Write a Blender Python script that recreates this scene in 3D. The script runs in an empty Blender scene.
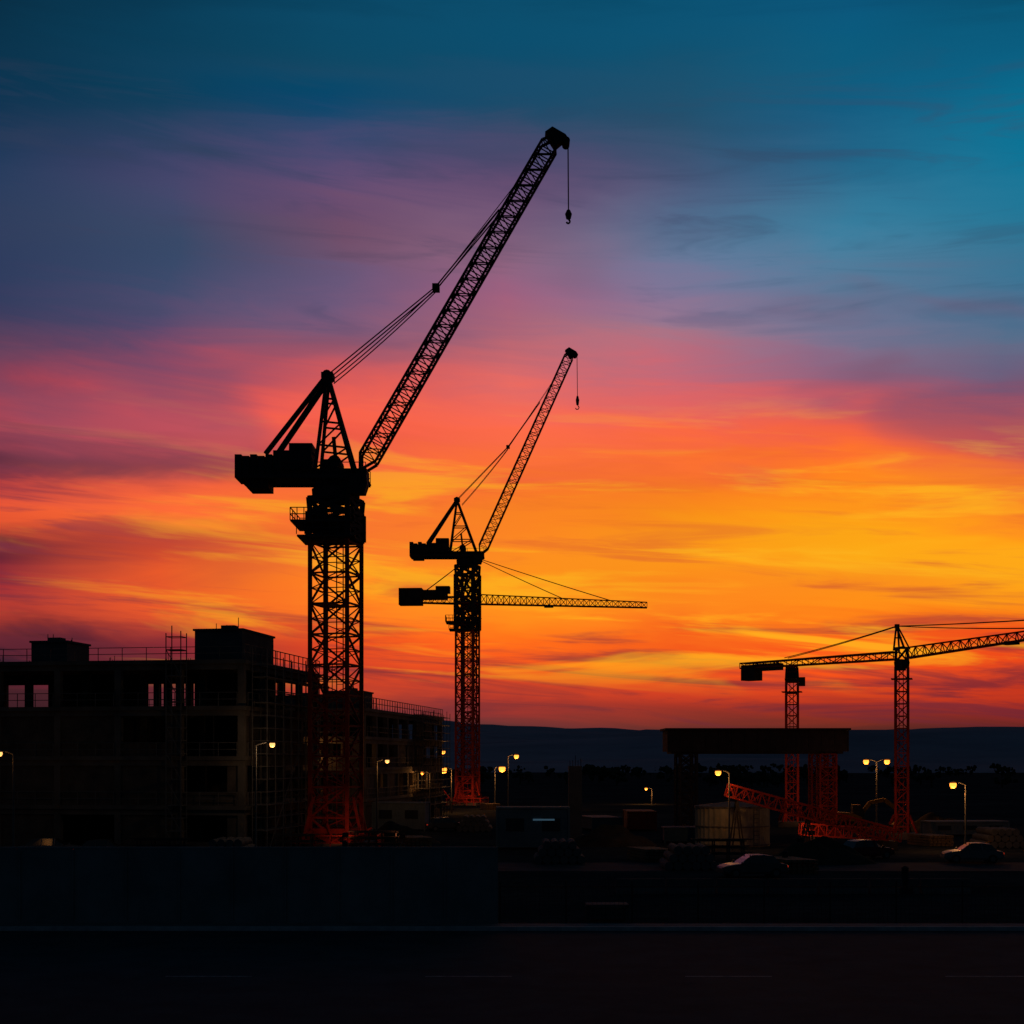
import bpy, math, random
from mathutils import Vector, Matrix, noise
random.seed(7)
S=bpy.context.scene
S.view_settings.view_transform='Standard'
try: S.view_settings.look='None'
except Exception: pass
S.view_settings.exposure=0
F=1422.2; H=7.5; HY=760.0
def P(px,py,d): return Vector(((px-512)/F*d, d, H+(HY-py)/F*d))
def G(px,d): return Vector(((px-512)/F*d, d, 0))
def lin(h):
    h=h.lstrip('#'); o=[]
    for i in (0,2,4):
        c=int(h[i:i+2],16)/255
        o.append(c/12.92 if c<=0.04045 else ((c+0.055)/1.055)**2.4)
    return (*o,1)
# ---------------------------------------------------------------- camera
cam=bpy.data.cameras.new('camera'); co=bpy.data.objects.new('camera',cam); S.collection.objects.link(co)
co.location=(0,0,H); co.rotation_euler=(math.radians(90),0,0)
cam.lens=50; cam.sensor_width=36; cam.clip_end=20000; cam.clip_start=0.5
cam.shift_y=(HY-512)/1024
S.camera=co
# ---------------------------------------------------------------- materials
def mat(name,c1,c2,scale=1.0,rough=0.85,metal=0.0,bump=0.0,spec=0.2,detail=5):
    m=bpy.data.materials.new(name); m.use_nodes=True; n=m.node_tree.nodes; l=m.node_tree.links
    b=n['Principled BSDF']; b.inputs['Roughness'].default_value=rough; b.inputs['Metallic'].default_value=metal
    b.inputs['Specular IOR Level'].default_value=spec
    tc=n.new('ShaderNodeTexCoord'); nz=n.new('ShaderNodeTexNoise'); nz.inputs['Scale'].default_value=scale
    nz.inputs['Detail'].default_value=detail; nz.inputs['Roughness'].default_value=0.65
    l.new(tc.outputs['Object'],nz.inputs['Vector'])
    r=n.new('ShaderNodeValToRGB'); r.color_ramp.elements[0].position=0.35; r.color_ramp.elements[1].position=0.65
    r.color_ramp.elements[0].color=(*c1,1); r.color_ramp.elements[1].color=(*c2,1)
    l.new(nz.outputs['Fac'],r.inputs['Fac']); l.new(r.outputs['Color'],b.inputs['Base Color'])
    if bump:
        bp=n.new('ShaderNodeBump'); bp.inputs['Strength'].default_value=bump; bp.inputs['Distance'].default_value=0.05
        l.new(nz.outputs['Fac'],bp.inputs['Height']); l.new(bp.outputs['Normal'],b.inputs['Normal'])
    return m
def emis(name,c,s):
    m=bpy.data.materials.new(name); m.use_nodes=True; n=m.node_tree.nodes
    b=n['Principled BSDF']; b.inputs['Base Color'].default_value=(*c,1)
    b.inputs['Emission Color'].default_value=(*c,1); b.inputs['Emission Strength'].default_value=s
    return m
M={}
M['steel_red']=mat('red_crane_paint',(0.20,0.020,0.014),(0.34,0.035,0.02),1.3,0.7,spec=.1)
M['steel_dark']=mat('dark_crane_steel',(0.03,0.03,0.035),(0.05,0.045,0.05),1.1,0.8,spec=.05)
M['rope']=mat('steel_rope',(0.03,0.03,0.03),(0.05,0.05,0.05),3,0.8,spec=.05)
M['conc']=mat('raw_concrete',(0.08,0.076,0.068),(0.16,0.145,0.125),0.35,0.95,bump=0.4,spec=.1)
M['conc_dark']=mat('stained_concrete',(0.07,0.073,0.078),(0.12,0.12,0.122),0.5,0.95,bump=0.4,spec=.1)
M['block']=mat('blockwork',(0.06,0.055,0.048),(0.12,0.10,0.08),0.8,0.95,bump=0.3,spec=.1)
M['asphalt']=mat('asphalt',(0.020,0.034,0.044),(0.036,0.054,0.066),0.5,0.95,bump=0.3,spec=.05)
M['pave']=mat('paving',(0.09,0.105,0.115),(0.14,0.16,0.17),0.8,0.95)
M['kerb']=mat('kerb_stone',(0.28,0.31,0.34),(0.42,0.46,0.49),1.5,0.9)
M['paint']=mat('road_paint',(0.10,0.10,0.10),(0.4,0.4,0.4),2.5,0.8)
M['hoard']=mat('hoarding_panels',(0.10,0.14,0.16),(0.17,0.22,0.24),0.4,0.9,spec=.1)
M['tank']=mat('tank_metal',(0.22,0.21,0.16),(0.36,0.34,0.26),0.6,0.8,spec=.1)
M['glass']=mat('dark_glass',(0.02,0.025,0.03),(0.03,0.035,0.04),1,0.2,spec=0.4)
M['rubber']=mat('tyre_rubber',(0.02,0.02,0.02),(0.03,0.03,0.03),3,0.9)
M['car_grey']=mat('car_paint_grey',(0.06,0.065,0.07),(0.08,0.085,0.09),1,0.4,spec=0.3)
M['car_silver']=mat('car_paint_silver',(0.12,0.125,0.13),(0.15,0.155,0.16),1,0.4,spec=0.3)
M['car_red']=mat('car_paint_red',(0.12,0.015,0.015),(0.15,0.02,0.02),1,0.4,spec=0.3)
M['timber']=mat('timber',(0.12,0.085,0.05),(0.19,0.13,0.08),1.5,0.9)
M['galv']=mat('galvanised_steel',(0.09,0.09,0.09),(0.15,0.15,0.15),1.5,0.7,spec=.1)
M['cont_blue']=mat('container_paint_blue',(0.03,0.07,0.11),(0.05,0.10,0.15),0.8,0.8,spec=.1)
M['cont_red']=mat('container_paint_red',(0.13,0.028,0.022),(0.19,0.045,0.035),0.8,0.8,spec=.1)
M['yellow']=mat('machine_yellow',(0.2,0.12,0.02),(0.28,0.17,0.03),1,0.7,spec=.1)
M['soil']=mat('soil',(0.04,0.03,0.023),(0.07,0.054,0.04),0.7,1,bump=0.8,spec=.02)
M['foliage']=mat('foliage',(0.02,0.03,0.022),(0.04,0.05,0.035),0.1,1,spec=.0)
M['lamp']=emis('sodium_lamp_glow',(1.0,0.30,0.035),2.7)
M['lampw']=emis('pale_lamp_glow',(1.0,0.48,0.14),1.7)
M['screen']=emis('lit_window',(0.2,0.42,0.6),0.12)
M['redlight']=emis('tail_light',(0.9,0.05,0.02),0.25)
def ground_mat():
    m=bpy.data.materials.new('site_ground'); m.use_nodes=True; n=m.node_tree.nodes; l=m.node_tree.links
    b=n['Principled BSDF']; b.inputs['Roughness'].default_value=1; b.inputs['Specular IOR Level'].default_value=0.0
    tc=n.new('ShaderNodeTexCoord')
    n1=n.new('ShaderNodeTexNoise'); n1.inputs['Scale'].default_value=0.06; n1.inputs['Detail'].default_value=8; n1.inputs['Roughness'].default_value=0.7
    n2=n.new('ShaderNodeTexNoise'); n2.inputs['Scale'].default_value=1.2; n2.inputs['Detail'].default_value=5
    l.new(tc.outputs['Object'],n1.inputs['Vector']); l.new(tc.outputs['Object'],n2.inputs['Vector'])
    r=n.new('ShaderNodeValToRGB'); e=r.color_ramp.elements
    e[0].position=0.35; e[0].color=(0.030,0.036,0.043,1); e[1].position=0.68; e[1].color=(0.085,0.088,0.09,1)
    l.new(n1.outputs['Fac'],r.inputs['Fac'])
    mx=n.new('ShaderNodeMixRGB'); mx.blend_type='MULTIPLY'; mx.inputs['Fac'].default_value=0.7
    l.new(r.outputs['Color'],mx.inputs['Color1']); l.new(n2.outputs['Fac'],mx.inputs['Color2'])
    l.new(mx.outputs['Color'],b.inputs['Base Color'])
    bp=n.new('ShaderNodeBump'); bp.inputs['Strength'].default_value=0.5; bp.inputs['Distance'].default_value=0.1
    l.new(n2.outputs['Fac'],bp.inputs['Height']); l.new(bp.outputs['Normal'],b.inputs['Normal'])
    return m
M['ground']=ground_mat()
M['hills']=mat('hazed_hill_scrub',(0.20,0.21,0.26),(0.29,0.30,0.36),0.004,1,spec=0.0)  # aerial haze over the far scrub is put into this pale bluish base colour

# ---------------------------------------------------------------- mesh builder
class MB:
    def __init__(s): s.v=[]; s.f=[]
    def add(s,vs,fs):
        o=len(s.v); s.v+= [Vector(v) for v in vs]; s.f+=[tuple(i+o for i in f) for f in fs]
    def box(s,c,size,rz=0.0):
        x,y,z=[k/2 for k in size]; R=Matrix.Rotation(rz,3,'Z'); c=Vector(c)
        vs=[c+R@Vector((a*x,b*y,e*z)) for e in(-1,1) for b in(-1,1) for a in(-1,1)]
        s.add(vs,[(0,2,3,1),(4,5,7,6),(0,1,5,4),(2,6,7,3),(0,4,6,2),(1,3,7,5)])
    def beam(s,p,q,w,h=None):
        p=Vector(p);q=Vector(q);a=q-p
        if a.length<1e-5:return
        a.normalize(); h=h or w
        up=Vector((0,0,1)) if abs(a.z)<0.95 else Vector((0,1,0))
        u=a.cross(up).normalized(); t=u.cross(a).normalized()
        vs=[]
        for c in(p,q):
            for i,j in((-1,-1),(1,-1),(1,1),(-1,1)): vs.append(c+u*(i*w/2)+t*(j*h/2))
        s.add(vs,[(0,3,2,1),(4,5,6,7),(0,1,5,4),(1,2,6,5),(2,3,7,6),(3,0,4,7)])
    def cyl(s,p,q,r0,r1=None,n=10):
        p=Vector(p);q=Vector(q);a=(q-p).normalized(); r1=r0 if r1 is None else r1
        up=Vector((0,0,1)) if abs(a.z)<0.95 else Vector((0,1,0))
        u=a.cross(up).normalized(); t=u.cross(a).normalized(); vs=[]
        for c,r in((p,r0),(q,r1)):
            for i in range(n):
                th=2*math.pi*i/n; vs.append(c+u*math.cos(th)*r+t*math.sin(th)*r)
        fs=[(i,(i+1)%n,n+(i+1)%n,n+i) for i in range(n)]+[tuple(range(n))[::-1],tuple(range(n,2*n))]
        s.add(vs,fs)
    def prism(s,pts,y0,y1):
        n=len(pts); vs=[Vector((x,y0,z)) for x,z in pts]+[Vector((x,y1,z)) for x,z in pts]
        s.add(vs,[tuple(range(n)),tuple(range(n,2*n))[::-1]]+[(i,n+i,n+(i+1)%n,(i+1)%n) for i in range(n)])
    def rope(s,p,q,r,sag=0.0,n=8):
        p=Vector(p);q=Vector(q);pr=p
        for i in range(1,n+1):
            t=i/n; c=p.lerp(q,t); c.z-=sag*4*t*(1-t); s.beam(pr,c,r*2); pr=c
    def lattice(s,P0,P1,a0,b0,a1,b1,n,cw,bw,side=(0,1,0),x=False,tri=False):
        P0=Vector(P0);P1=Vector(P1);ax=(P1-P0).normalized(); Sd=Vector(side).normalized(); U=Sd.cross(ax).normalized()
        if U.z<0 and abs(ax.z)<0.99: U=-U
        st=[]
        for i in range(n+1):
            t=i/n; c=P0.lerp(P1,t); a=a0+(a1-a0)*t; b=b0+(b1-b0)*t
            if tri: st.append([c-Sd*a/2-U*b/2,c+Sd*a/2-U*b/2,c+U*b/2])
            else: st.append([c-Sd*a/2-U*b/2,c+Sd*a/2-U*b/2,c+Sd*a/2+U*b/2,c-Sd*a/2+U*b/2])
        k=len(st[0])
        for j in range(k): 
            s.beam(st[0][j],st[n][j],cw)
        for i in range(n+1):
            for j in range(k):
                j2=(j+1)%k
                s.beam(st[i][j],st[i][j2],bw)
                if i<n:
                    if x: s.beam(st[i][j],st[i+1][j2],bw); s.beam(st[i][j2],st[i+1][j],bw)
                    elif i%2==0: s.beam(st[i][j],st[i+1][j2],bw)
                    else: s.beam(st[i][j2],st[i+1][j],bw)
        return st
def mkobj(name,mb,m,origin,parent=None,smooth=False):
    me=bpy.data.meshes.new(name); o=Vector(origin)
    me.from_pydata([tuple(v-o) for v in mb.v],[],mb.f); me.update(); me.materials.append(m)
    if smooth:
        for p in me.polygons: p.use_smooth=True
    ob=bpy.data.objects.new(name,me); S.collection.objects.link(ob)
    if parent: ob.parent=parent
    else: ob.location=o
    return ob
def group(name,origin,parts):
    e=bpy.data.objects.new(name,None); S.collection.objects.link(e); e.location=origin; e.empty_display_size=1
    for k,(mb,m) in parts.items():
        if mb.v: mkobj(k,mb,m,origin,e)
    return e
def light(parent,origin,loc,energy,col,kind='POINT',target=None,angle=100,r=0.15):
    d=bpy.data.lights.new('lamp_light',kind); d.energy=energy; d.color=col; d.shadow_soft_size=r
    o=bpy.data.objects.new('lamp_light',d); S.collection.objects.link(o); o.parent=parent
    o.location=Vector(loc)-Vector(origin)
    if kind=='SPOT':
        d.spot_size=math.radians(angle); d.spot_blend=0.8
        o.rotation_euler=(Vector(target)-Vector(loc)).to_track_quat('-Z','Y').to_euler()
def rail(mb,p,q,h=1.1,n=4,w=0.06):
    p=Vector(p);q=Vector(q)
    for i in range(n+1):
        c=p.lerp(q,i/n); mb.beam(c,c+Vector((0,0,h)),w)
    for k in(0.5,1.0): mb.beam(p+Vector((0,0,h*k)),q+Vector((0,0,h*k)),w)

# ---------------------------------------------------------------- luffing cranes
def luffing(pxm,d,k,th,cfg):
    c=cfg; Q=lambda x,y,dy=0: P(x,y,d)+Vector((0,dy,0))
    s=F/d; org=G(pxm,d)
    mast=MB(); up=MB(); cw=MB(); jib=MB(); rp=MB(); cab=MB()
    side=(math.sin(th),math.cos(th),0)
    w=c['mw']/s/(math.cos(th)+math.sin(th))
    top=Q(pxm,c['mtop'])
    n=int(round(top.z/(w*0.8)))
    mast.lattice(org,top,w,w,w,w,n,0.34*k,0.15*k,side)
    mast.lattice(org,top,w*.96,w*.96,w*.96,w*.96,n*2,0.08*k,0.08*k,side)
    mast.lattice(org,org+Vector((0,0,1.5)),w,w,w,w,1,0.5,0.4,side)
    L=Vector((0.3,0.3,0)); 
    for a in(-0.28,0.28): mast.beam(org+L+Vector((a,0,0)),top+L+Vector((a,0,0)),0.09)
    z=0.4
    while z<top.z: mast.beam(org+L+Vector((-.25,0,z)),org+L+Vector((.25,0,z)),0.05); z+=0.8
    for i in range(2,n,3):
        mast.box(org+Vector((-0.5,0.3,top.z*i/n)),(w*0.55,w*0.8,0.08),-th)
    mast.cyl(org+Vector((-.7,-.4,0)),top+Vector((-.7,-.4,0)),.09,n=8)
    f=MB(); f.box(org+Vector((0,0,0.25)),(w*1.7,w*1.7,0.5),-th)
    for sx in(-1,1):
        for sy in(-1,1):
            mast.beam(org+Vector((sx*w*.75,sy*w*.75,.5)),org+Vector((sx*w*.5,sy*w*.5,w*1.3)),0.22)
    for yy in(-w*1.15,w*1.15): rail(mast,org+Vector((-w*1.15,yy,0)),org+Vector((w*1.15,yy,0)),1.2,6,.09)
    for xx in(-w*1.15,w*1.15): rail(mast,org+Vector((xx,-w*1.15,0)),org+Vector((xx,w*1.15,0)),1.2,6,.09)
    for t_ in range(6):
        a0=random.uniform(-1,1)*w; a1=a0+random.uniform(-.8,.8)*w; mast.beam(org+Vector((a0,-w*random.uniform(.7,1.1),.3)),org+Vector((a1,-w*.6,random.uniform(1,3))),.14)
    x0,y0,x1,y1=c['plat']
    pc=(Q(x0,y1)+Q(x1,y1))/2; pw=(x1-x0)/s; ph=(y1-y0)/s; mc=Q(pxm,y1)
    up.box(pc,(pw*.82,w*1.5,0.15*k)); up.box(pc+Vector((-pw*.06,0,ph*.52)),(pw*.88,w*1.6,.15*k)); 
    for yy in(-w*.8,w*.8):
        rail(up,pc+Vector((-pw*.41,yy,0.1)),pc+Vector((pw*.41,yy,0.1)),ph*0.45,7,0.07*k)
        rail(up,pc+Vector((-pw/2,yy,ph*.52)),pc+Vector((pw*0.38,yy,ph*.52)),ph*0.45,9,0.07*k)
    for xx in(-pw/2,pw*.38): rail(up,pc+Vector((xx,-w*.8,ph*.52)),pc+Vector((xx,w*.8,ph*.52)),ph*0.45,4,0.07*k)
    up.lattice(Vector((mc.x,mc.y,mc.z)),Q(pxm,c['mtop']),w*1.06,w*1.06,w*1.06,w*1.06,2,.5*k,.3*k,side,x=True)
    up.box(mc+Vector((-w*.1,.2,ph*.3)),(w*.5,w*.4,ph*.4),-th)
    up.lattice(top,Q(pxm,c['ring'][0]),w*1.0,w*1.0,w*1.05,w*1.05,1,.42*k,.3*k,side,x=True)
    up.cyl(Q(pxm,c['ring'][0]),Q(pxm,c['ring'][1]),w*0.6,w*0.62,20)
    x0,y0,x1,y1=c['deck']; a=Q(x0,y0);b=Q(x1,y1)
    up.box((a+b)/2,(b.x-a.x,w*0.7,(a.z-b.z)))
    for yy in(-w*.6,w*.6):
        up.beam(Q(x0,y1,yy),Q(x1,y1,yy),0.3*k); rail(up,Q(x0,y1,yy),Q(x1,y1,yy),1.2*k,9,0.06*k)
    for i in range(8):
        up.beam(Q(x0+(x1-x0)*i/7,y1,-w*.6),Q(x0+(x1-x0)*i/7,y1,w*.6),0.15*k)
    for (x0,y0,x1,y1,dw) in c['boxes']:
        a=Q(x0,y0);b=Q(x1,y1); cw.box((a+b)/2,(b.x-a.x,w*dw,a.z-b.z))
    x0,y0,x1,y1=c['cwt']; npl=5
    for i in range(npl):
        xa=x0+(x1-x0)*i/npl; xb=x0+(x1-x0)*(i+0.86)/npl
        a=Q(xa,y0+ (1.5 if i%2 else 0)*k);b=Q(xb,y1); cw.box((a+b)/2,(b.x-a.x,w*.9,a.z-b.z))
    x0,y0,x1,y1=c['cab']; a=Q(x0,y0,-w*.75);b=Q(x1,y1,-w*.75)
    hh=a.z-b.z; 
    cab.prism([(a.x,b.z),(b.x-.25*k,b.z),(b.x,b.z+hh*.45),(b.x-.1*k,a.z),(a.x,a.z)],d-w*.75-.8*k,d-w*.75+.7*k)
    ap=c['apex']
    for yy in(-1,1):
        A=Q(*ap,yy*w*0.18)
        for fx,fy,wd in c['legs']:
            up.beam(A,Q(fx,fy,yy*w*0.5),wd*k)
    (l1x,l1y,_),(l2x,l2y,_)=c['legs'][0],c['legs'][1]
    g1=lambda t,yy:Q(ap[0]+(l1x-ap[0])*t,ap[1]+(l1y-ap[1])*t,yy*w*(0.18+.32*t))
    g2=lambda t,yy:Q(ap[0]+(l2x-ap[0])*t,ap[1]+(l2y-ap[1])*t,yy*w*(0.18+.32*t))
    for t in(0.25,0.5,0.75):
        for yy in(-1,1):
            up.beam(g1(t,yy),g2(t,yy),0.15*k); up.beam(g1(t,yy),g2(t+.25,yy),0.13*k)
        up.beam(g1(t,-1),g1(t,1),0.14*k)
    up.cyl(g1(.9,-.8).lerp(g2(.9,-.8),.5),g1(.9,.8).lerp(g2(.9,.8),.5),.55*k,n=14)
    up.beam(g1(.62,0).lerp(g2(.62,0),.5),g1(.9,0).lerp(g2(.9,0),.5),.3*k)
    up.box(Q(*ap),(1.0*k,w*0.45,0.5*k)); up.cyl(Q(ap[0],ap[1],-w*.25),Q(ap[0],ap[1],w*.25),0.42*k,n=12)
    f0,t0=c['boom']; bw=c['bw']/s
    B0=Q(*f0);B1=Q(*t0); ax=(B1-B0); Lb=ax.length; ax.normalize()
    m0=B0+ax*Lb*0.04; m1=B0+ax*Lb*0.975
    jib.lattice(m0,m1,bw*1.1,bw,bw*0.9,bw*0.92,c['bays'],0.19*k,0.085*k,(0,1,0))
    U=Vector((0,1,0)).cross(ax).normalized()
    for sy in(-1,1):
        for su in(-1,1):
            jib.beam(B0+Vector((0,sy*bw*.6,0)),m0+Vector((0,sy*bw*.55,0))+U*su*bw*.5,0.22*k)
            jib.beam(B1+Vector((0,sy*bw*.3,0)),m1+Vector((0,sy*bw*.45,0))+U*su*bw*.44,0.2*k)
    x0,y0,x1,y1=c['head']; a=Q(x0,y0);b=Q(x1,y1); hw=b.x-a.x; hh=a.z-b.z
    jib.prism([(a.x,b.z+hh*.75),(a.x+.3*hw,a.z),(b.x-.15*hw,b.z+.62*hh),(b.x,b.z+.35*hh),(b.x-.12*hw,b.z+.2*hh),(a.x+.7*hw,b.z+.3*hh),(a.x+.4*hw,b.z)],d-bw*.35,d+bw*.35)
    jib.cyl(Q(x1-3*k,y0+(y1-y0)*.7,-bw*.4),Q(x1-3*k,y0+(y1-y0)*.7,bw*.4),0.32*k,n=14)
    hx,hy=c['hook']
    for dy in(-.15,.15): rp.rope(Q(x1-1,y0+(y1-y0)*.7,dy),Q(hx,hy-8*k,dy),0.035*k+0.01,0,1)
    rp.cyl(Q(hx,hy-12*k),Q(hx,hy-8*k),0.14*k,0.3*k,8)
    rp.cyl(Q(hx,hy-8*k),Q(hx,hy-3*k),0.3*k,0.2*k,8)
    hk=[Q(hx,hy-3*k),Q(hx+1.6*k,hy-.6),Q(hx+.8*k,hy+1.2*k),Q(hx-1.2*k,hy+1.4*k),Q(hx-2*k,hy)]
    for i in range(4): rp.beam(hk[i],hk[i+1],0.13*k)
    jn=c['join']
    for yy in(-w*.16,w*.16):
        rp.rope(Q(*ap,yy),Q(*jn,yy*.7),0.045*k)
        rp.rope(Q(ap[0]+5*k,ap[1]+5*k,yy),Q(jn[0],jn[1]+2*k,yy*.7),0.04*k,0.2*k)
        rp.rope(Q(*jn,yy*.7),Q(*c['pend'],yy),0.05*k)
        rp.rope(Q(jn[0],jn[1]+1,yy*.7),Q(c['pend'][0]+14*k,c['pend'][1]-22*k,yy),0.03*k)
    rp.box(Q(*jn),(0.6*k,w*.35,0.45*k))
    return group('tower_crane',org,{'mast':(mast,M['steel_red']),'foundation':(f,M['conc_dark']),'slewing_unit':(up,M['steel_dark']),
      'counterweight':(cw,M['steel_dark']),'operator_cab':(cab,M['steel_dark']),'luffing_jib':(jib,M['steel_dark']),'ropes_and_hook':(rp,M['rope'])})
luffing(336,122,1.0,math.radians(15),dict(mw=48,mtop=514,plat=(295,512,364,540),deck=(242,471,368,481),ring=(500,490),
  boxes=[(276,454,314,472,.9),(291,446,314,456,.7),(250,480,271,491,.8),(318,480,362,491,.9),(322,462,338,472,.7)],
  cwt=(238,458,276,481),cab=(354,481,371,500),apex=(328,377),legs=[(356,476,.34),(318,472,.28),(269,458,.40)],
  boom=((361,472),(554,138)),bw=17.5,bays=40,head=(545,129,569,149),hook=(568.5,222),join=(436,288),pend=(499,212)))
luffing(467.5,237,1.0,math.radians(20),dict(mw=23,mtop=575,plat=(446,616,483,630),deck=(411,552,484,557),ring=(566,560),
  boxes=[(430,544,449,553,.9),(436,539,449,545,.7),(413,556,424,560,.8),(458,556,480,561,.9)],
  cwt=(410,543,431,557),cab=(474,556,483,566),apex=(457,500),legs=[(477,554,.34),(450,554,.28),(428,544,.38)],
  boom=((480,555),(571,352)),bw=9.5,bays=32,head=(565,348,578,359),hook=(577.5,408),join=(508,447),pend=(540,402)))

# ---------------------------------------------------------------- hammerhead cranes
def hammer(pxm,d,mw,jl,jr,jb,apex,jd,cwbox,ties,th,k,jn=24,cn=10,jm='steel_red'):
    org=Vector((jb.x,jb.y,0)); s=F/d
    mast=MB();up=MB();jib=MB();rp=MB();cw=MB();f=MB()
    side=(math.sin(th),math.cos(th),0); w=mw/s/(math.cos(th)+math.sin(th))
    top=Vector((jb.x,jb.y,jb.z-0.8*k)); n=max(4,int(round(top.z/(w*1.0))))
    mast.lattice(org,top,w,w,w,w,n,0.2*k,0.1*k,side)
    z=.4
    for a in(-0.2,0.2): mast.beam(org+Vector((a,.2,0)),top+Vector((a,.2,0)),0.06)
    while z<top.z: mast.beam(org+Vector((-.2,.2,z)),org+Vector((.2,.2,z)),0.05); z+=.8
    f.box(org+Vector((0,0,.3)),(w*2.2,w*2.2,.6),-th)
    for sx in(-1,1):
        for sy in(-1,1): mast.beam(org+Vector((sx*w*1.0,sy*w*1.0,.6)),org+Vector((sx*w*.5,sy*w*.5,w*2)),0.2*k)
    up.cyl(top,top+Vector((0,0,.5*k)),w*.6,w*.65,16)
    dirj=(jr-jb).normalized(); sd=Vector((-dirj.y,dirj.x,0)).normalized()
    up.lattice(jb+Vector((0,0,-.3*k)),jb+Vector((0,0,1.1*k)),w,w,w*.9,w*.9,1,.2*k,.14*k,side,x=True)
    cc=jb+sd*w*-0.85+dirj*0.4+Vector((0,0,-.7*k))
    up.box(cc,(.8*k,.8*k,1.1*k),math.atan2(dirj.y,dirj.x))
    up.box(top+Vector((0,0,-1.2*k)),(w*1.7,w*1.7,.08),-th)
    jib.lattice(jb+dirj*w*.5+Vector((0,0,jd/2)),jr+Vector((0,0,jd*.3)),jd*.9,jd,jd*.6,jd*.55,jn,0.15*k,0.075*k,sd,tri=True)
    dirc=(jl-jb).normalized()
    jib.lattice(jb+dirc*w*.5+Vector((0,0,jd*.35)),jl+Vector((0,0,jd*.3)),jd*1.1,jd*.7,jd*1.0,jd*.5,cn,0.15*k,0.075*k,sd)
    if apex is not None:
        for a in(-1,1):
            for b in(-.5,.5): up.beam(jb+sd*a*w*.45+dirj*b*w+Vector((0,0,.9*k)),apex+sd*a*w*.12,0.16*k)
        for t in(.35,.65):
            for b in(-.5,.5): up.beam((jb+sd*w*.45+dirj*b*w).lerp(apex,t),(jb-sd*w*.45+dirj*b*w).lerp(apex,t),0.1*k)
            for a in(-.45,.45): up.beam((jb+sd*w*a+dirj*.5*w).lerp(apex,t),(jb+sd*w*a-dirj*.5*w).lerp(apex,t),0.1*k)
        up.box(apex,(.4*k,.4*k,.4*k))
        for q in ties:
            for a in(-.3,.3): rp.rope(apex+sd*a*.5,q+sd*a,0.035*k,0.1)
    for (p,sz) in cwbox: cw.box(p,sz,math.atan2(dirj.y,dirj.x))
    tp=jb.lerp(jr,.45)+Vector((0,0,-.1*k)); up.box(tp,(1.3*k,jd,.25*k),math.atan2(dirj.y,dirj.x))
    return group('tower_crane',org,{'mast':(mast,M['steel_red']),'foundation':(f,M['conc_dark']),'slewing_unit':(up,M['steel_dark']),'jib':(jib,M[jm]),
       'counterweight':(cw,M['steel_dark']),'tie_ropes':(rp,M['rope'])})
dC=247
jb=P(469,604,dC); jr=P(647,608,dC-2); jl=P(402,603,dC+1)
hammer(469,dC,15,jl,jr,jb,P(471,556,dC),1.7,[(P(411,597,dC),(4.0,2.4,2.9)),(P(433,595,dC),(5.0,2.0,1.6)),(P(443,590,dC),(2.4,1.8,1.2))],
   [P(612,601,dC-1.6),P(566,600,dC-1),P(420,595,dC)],0.2,1.2,jn=30)
X0=37.0;Y0=135.0
def LP(t,py): 
    X=X0+t;Y=Y0-t; return Vector((X,Y,H+(HY-py)/F*Y))
jb=LP(0,659)
jl=LP(-13.0,669); jr=Vector((X0+17,Y0-17,19.2))
apx=Vector((X0-0.4,Y0+.2,H+(HY-626)/F*Y0))
hammer(902,135,15,jl,jr,jb,apx,1.0,[(LP(-12.2,673),(1.7,1.4,1.6)),(LP(-10.6,667),(2.6,1.0,.7))],
   [LP(-9.2,658),jr+Vector((-4,4,.7)),jr.lerp(jb,.45)+Vector((0,0,.9))],0.3,0.95,jn=26,cn=14)
jb=P(792,676,160)
hammer(792,160,14,jb+Vector((-1.4,-7,0)),jb+Vector((2.95,15,.2)),jb,None,.9,[(jb+Vector((-1.2,-6.2,-.1)),(1.3,1.3,1.1))],[],0.25,.9,jn=12,cn=6)

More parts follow.
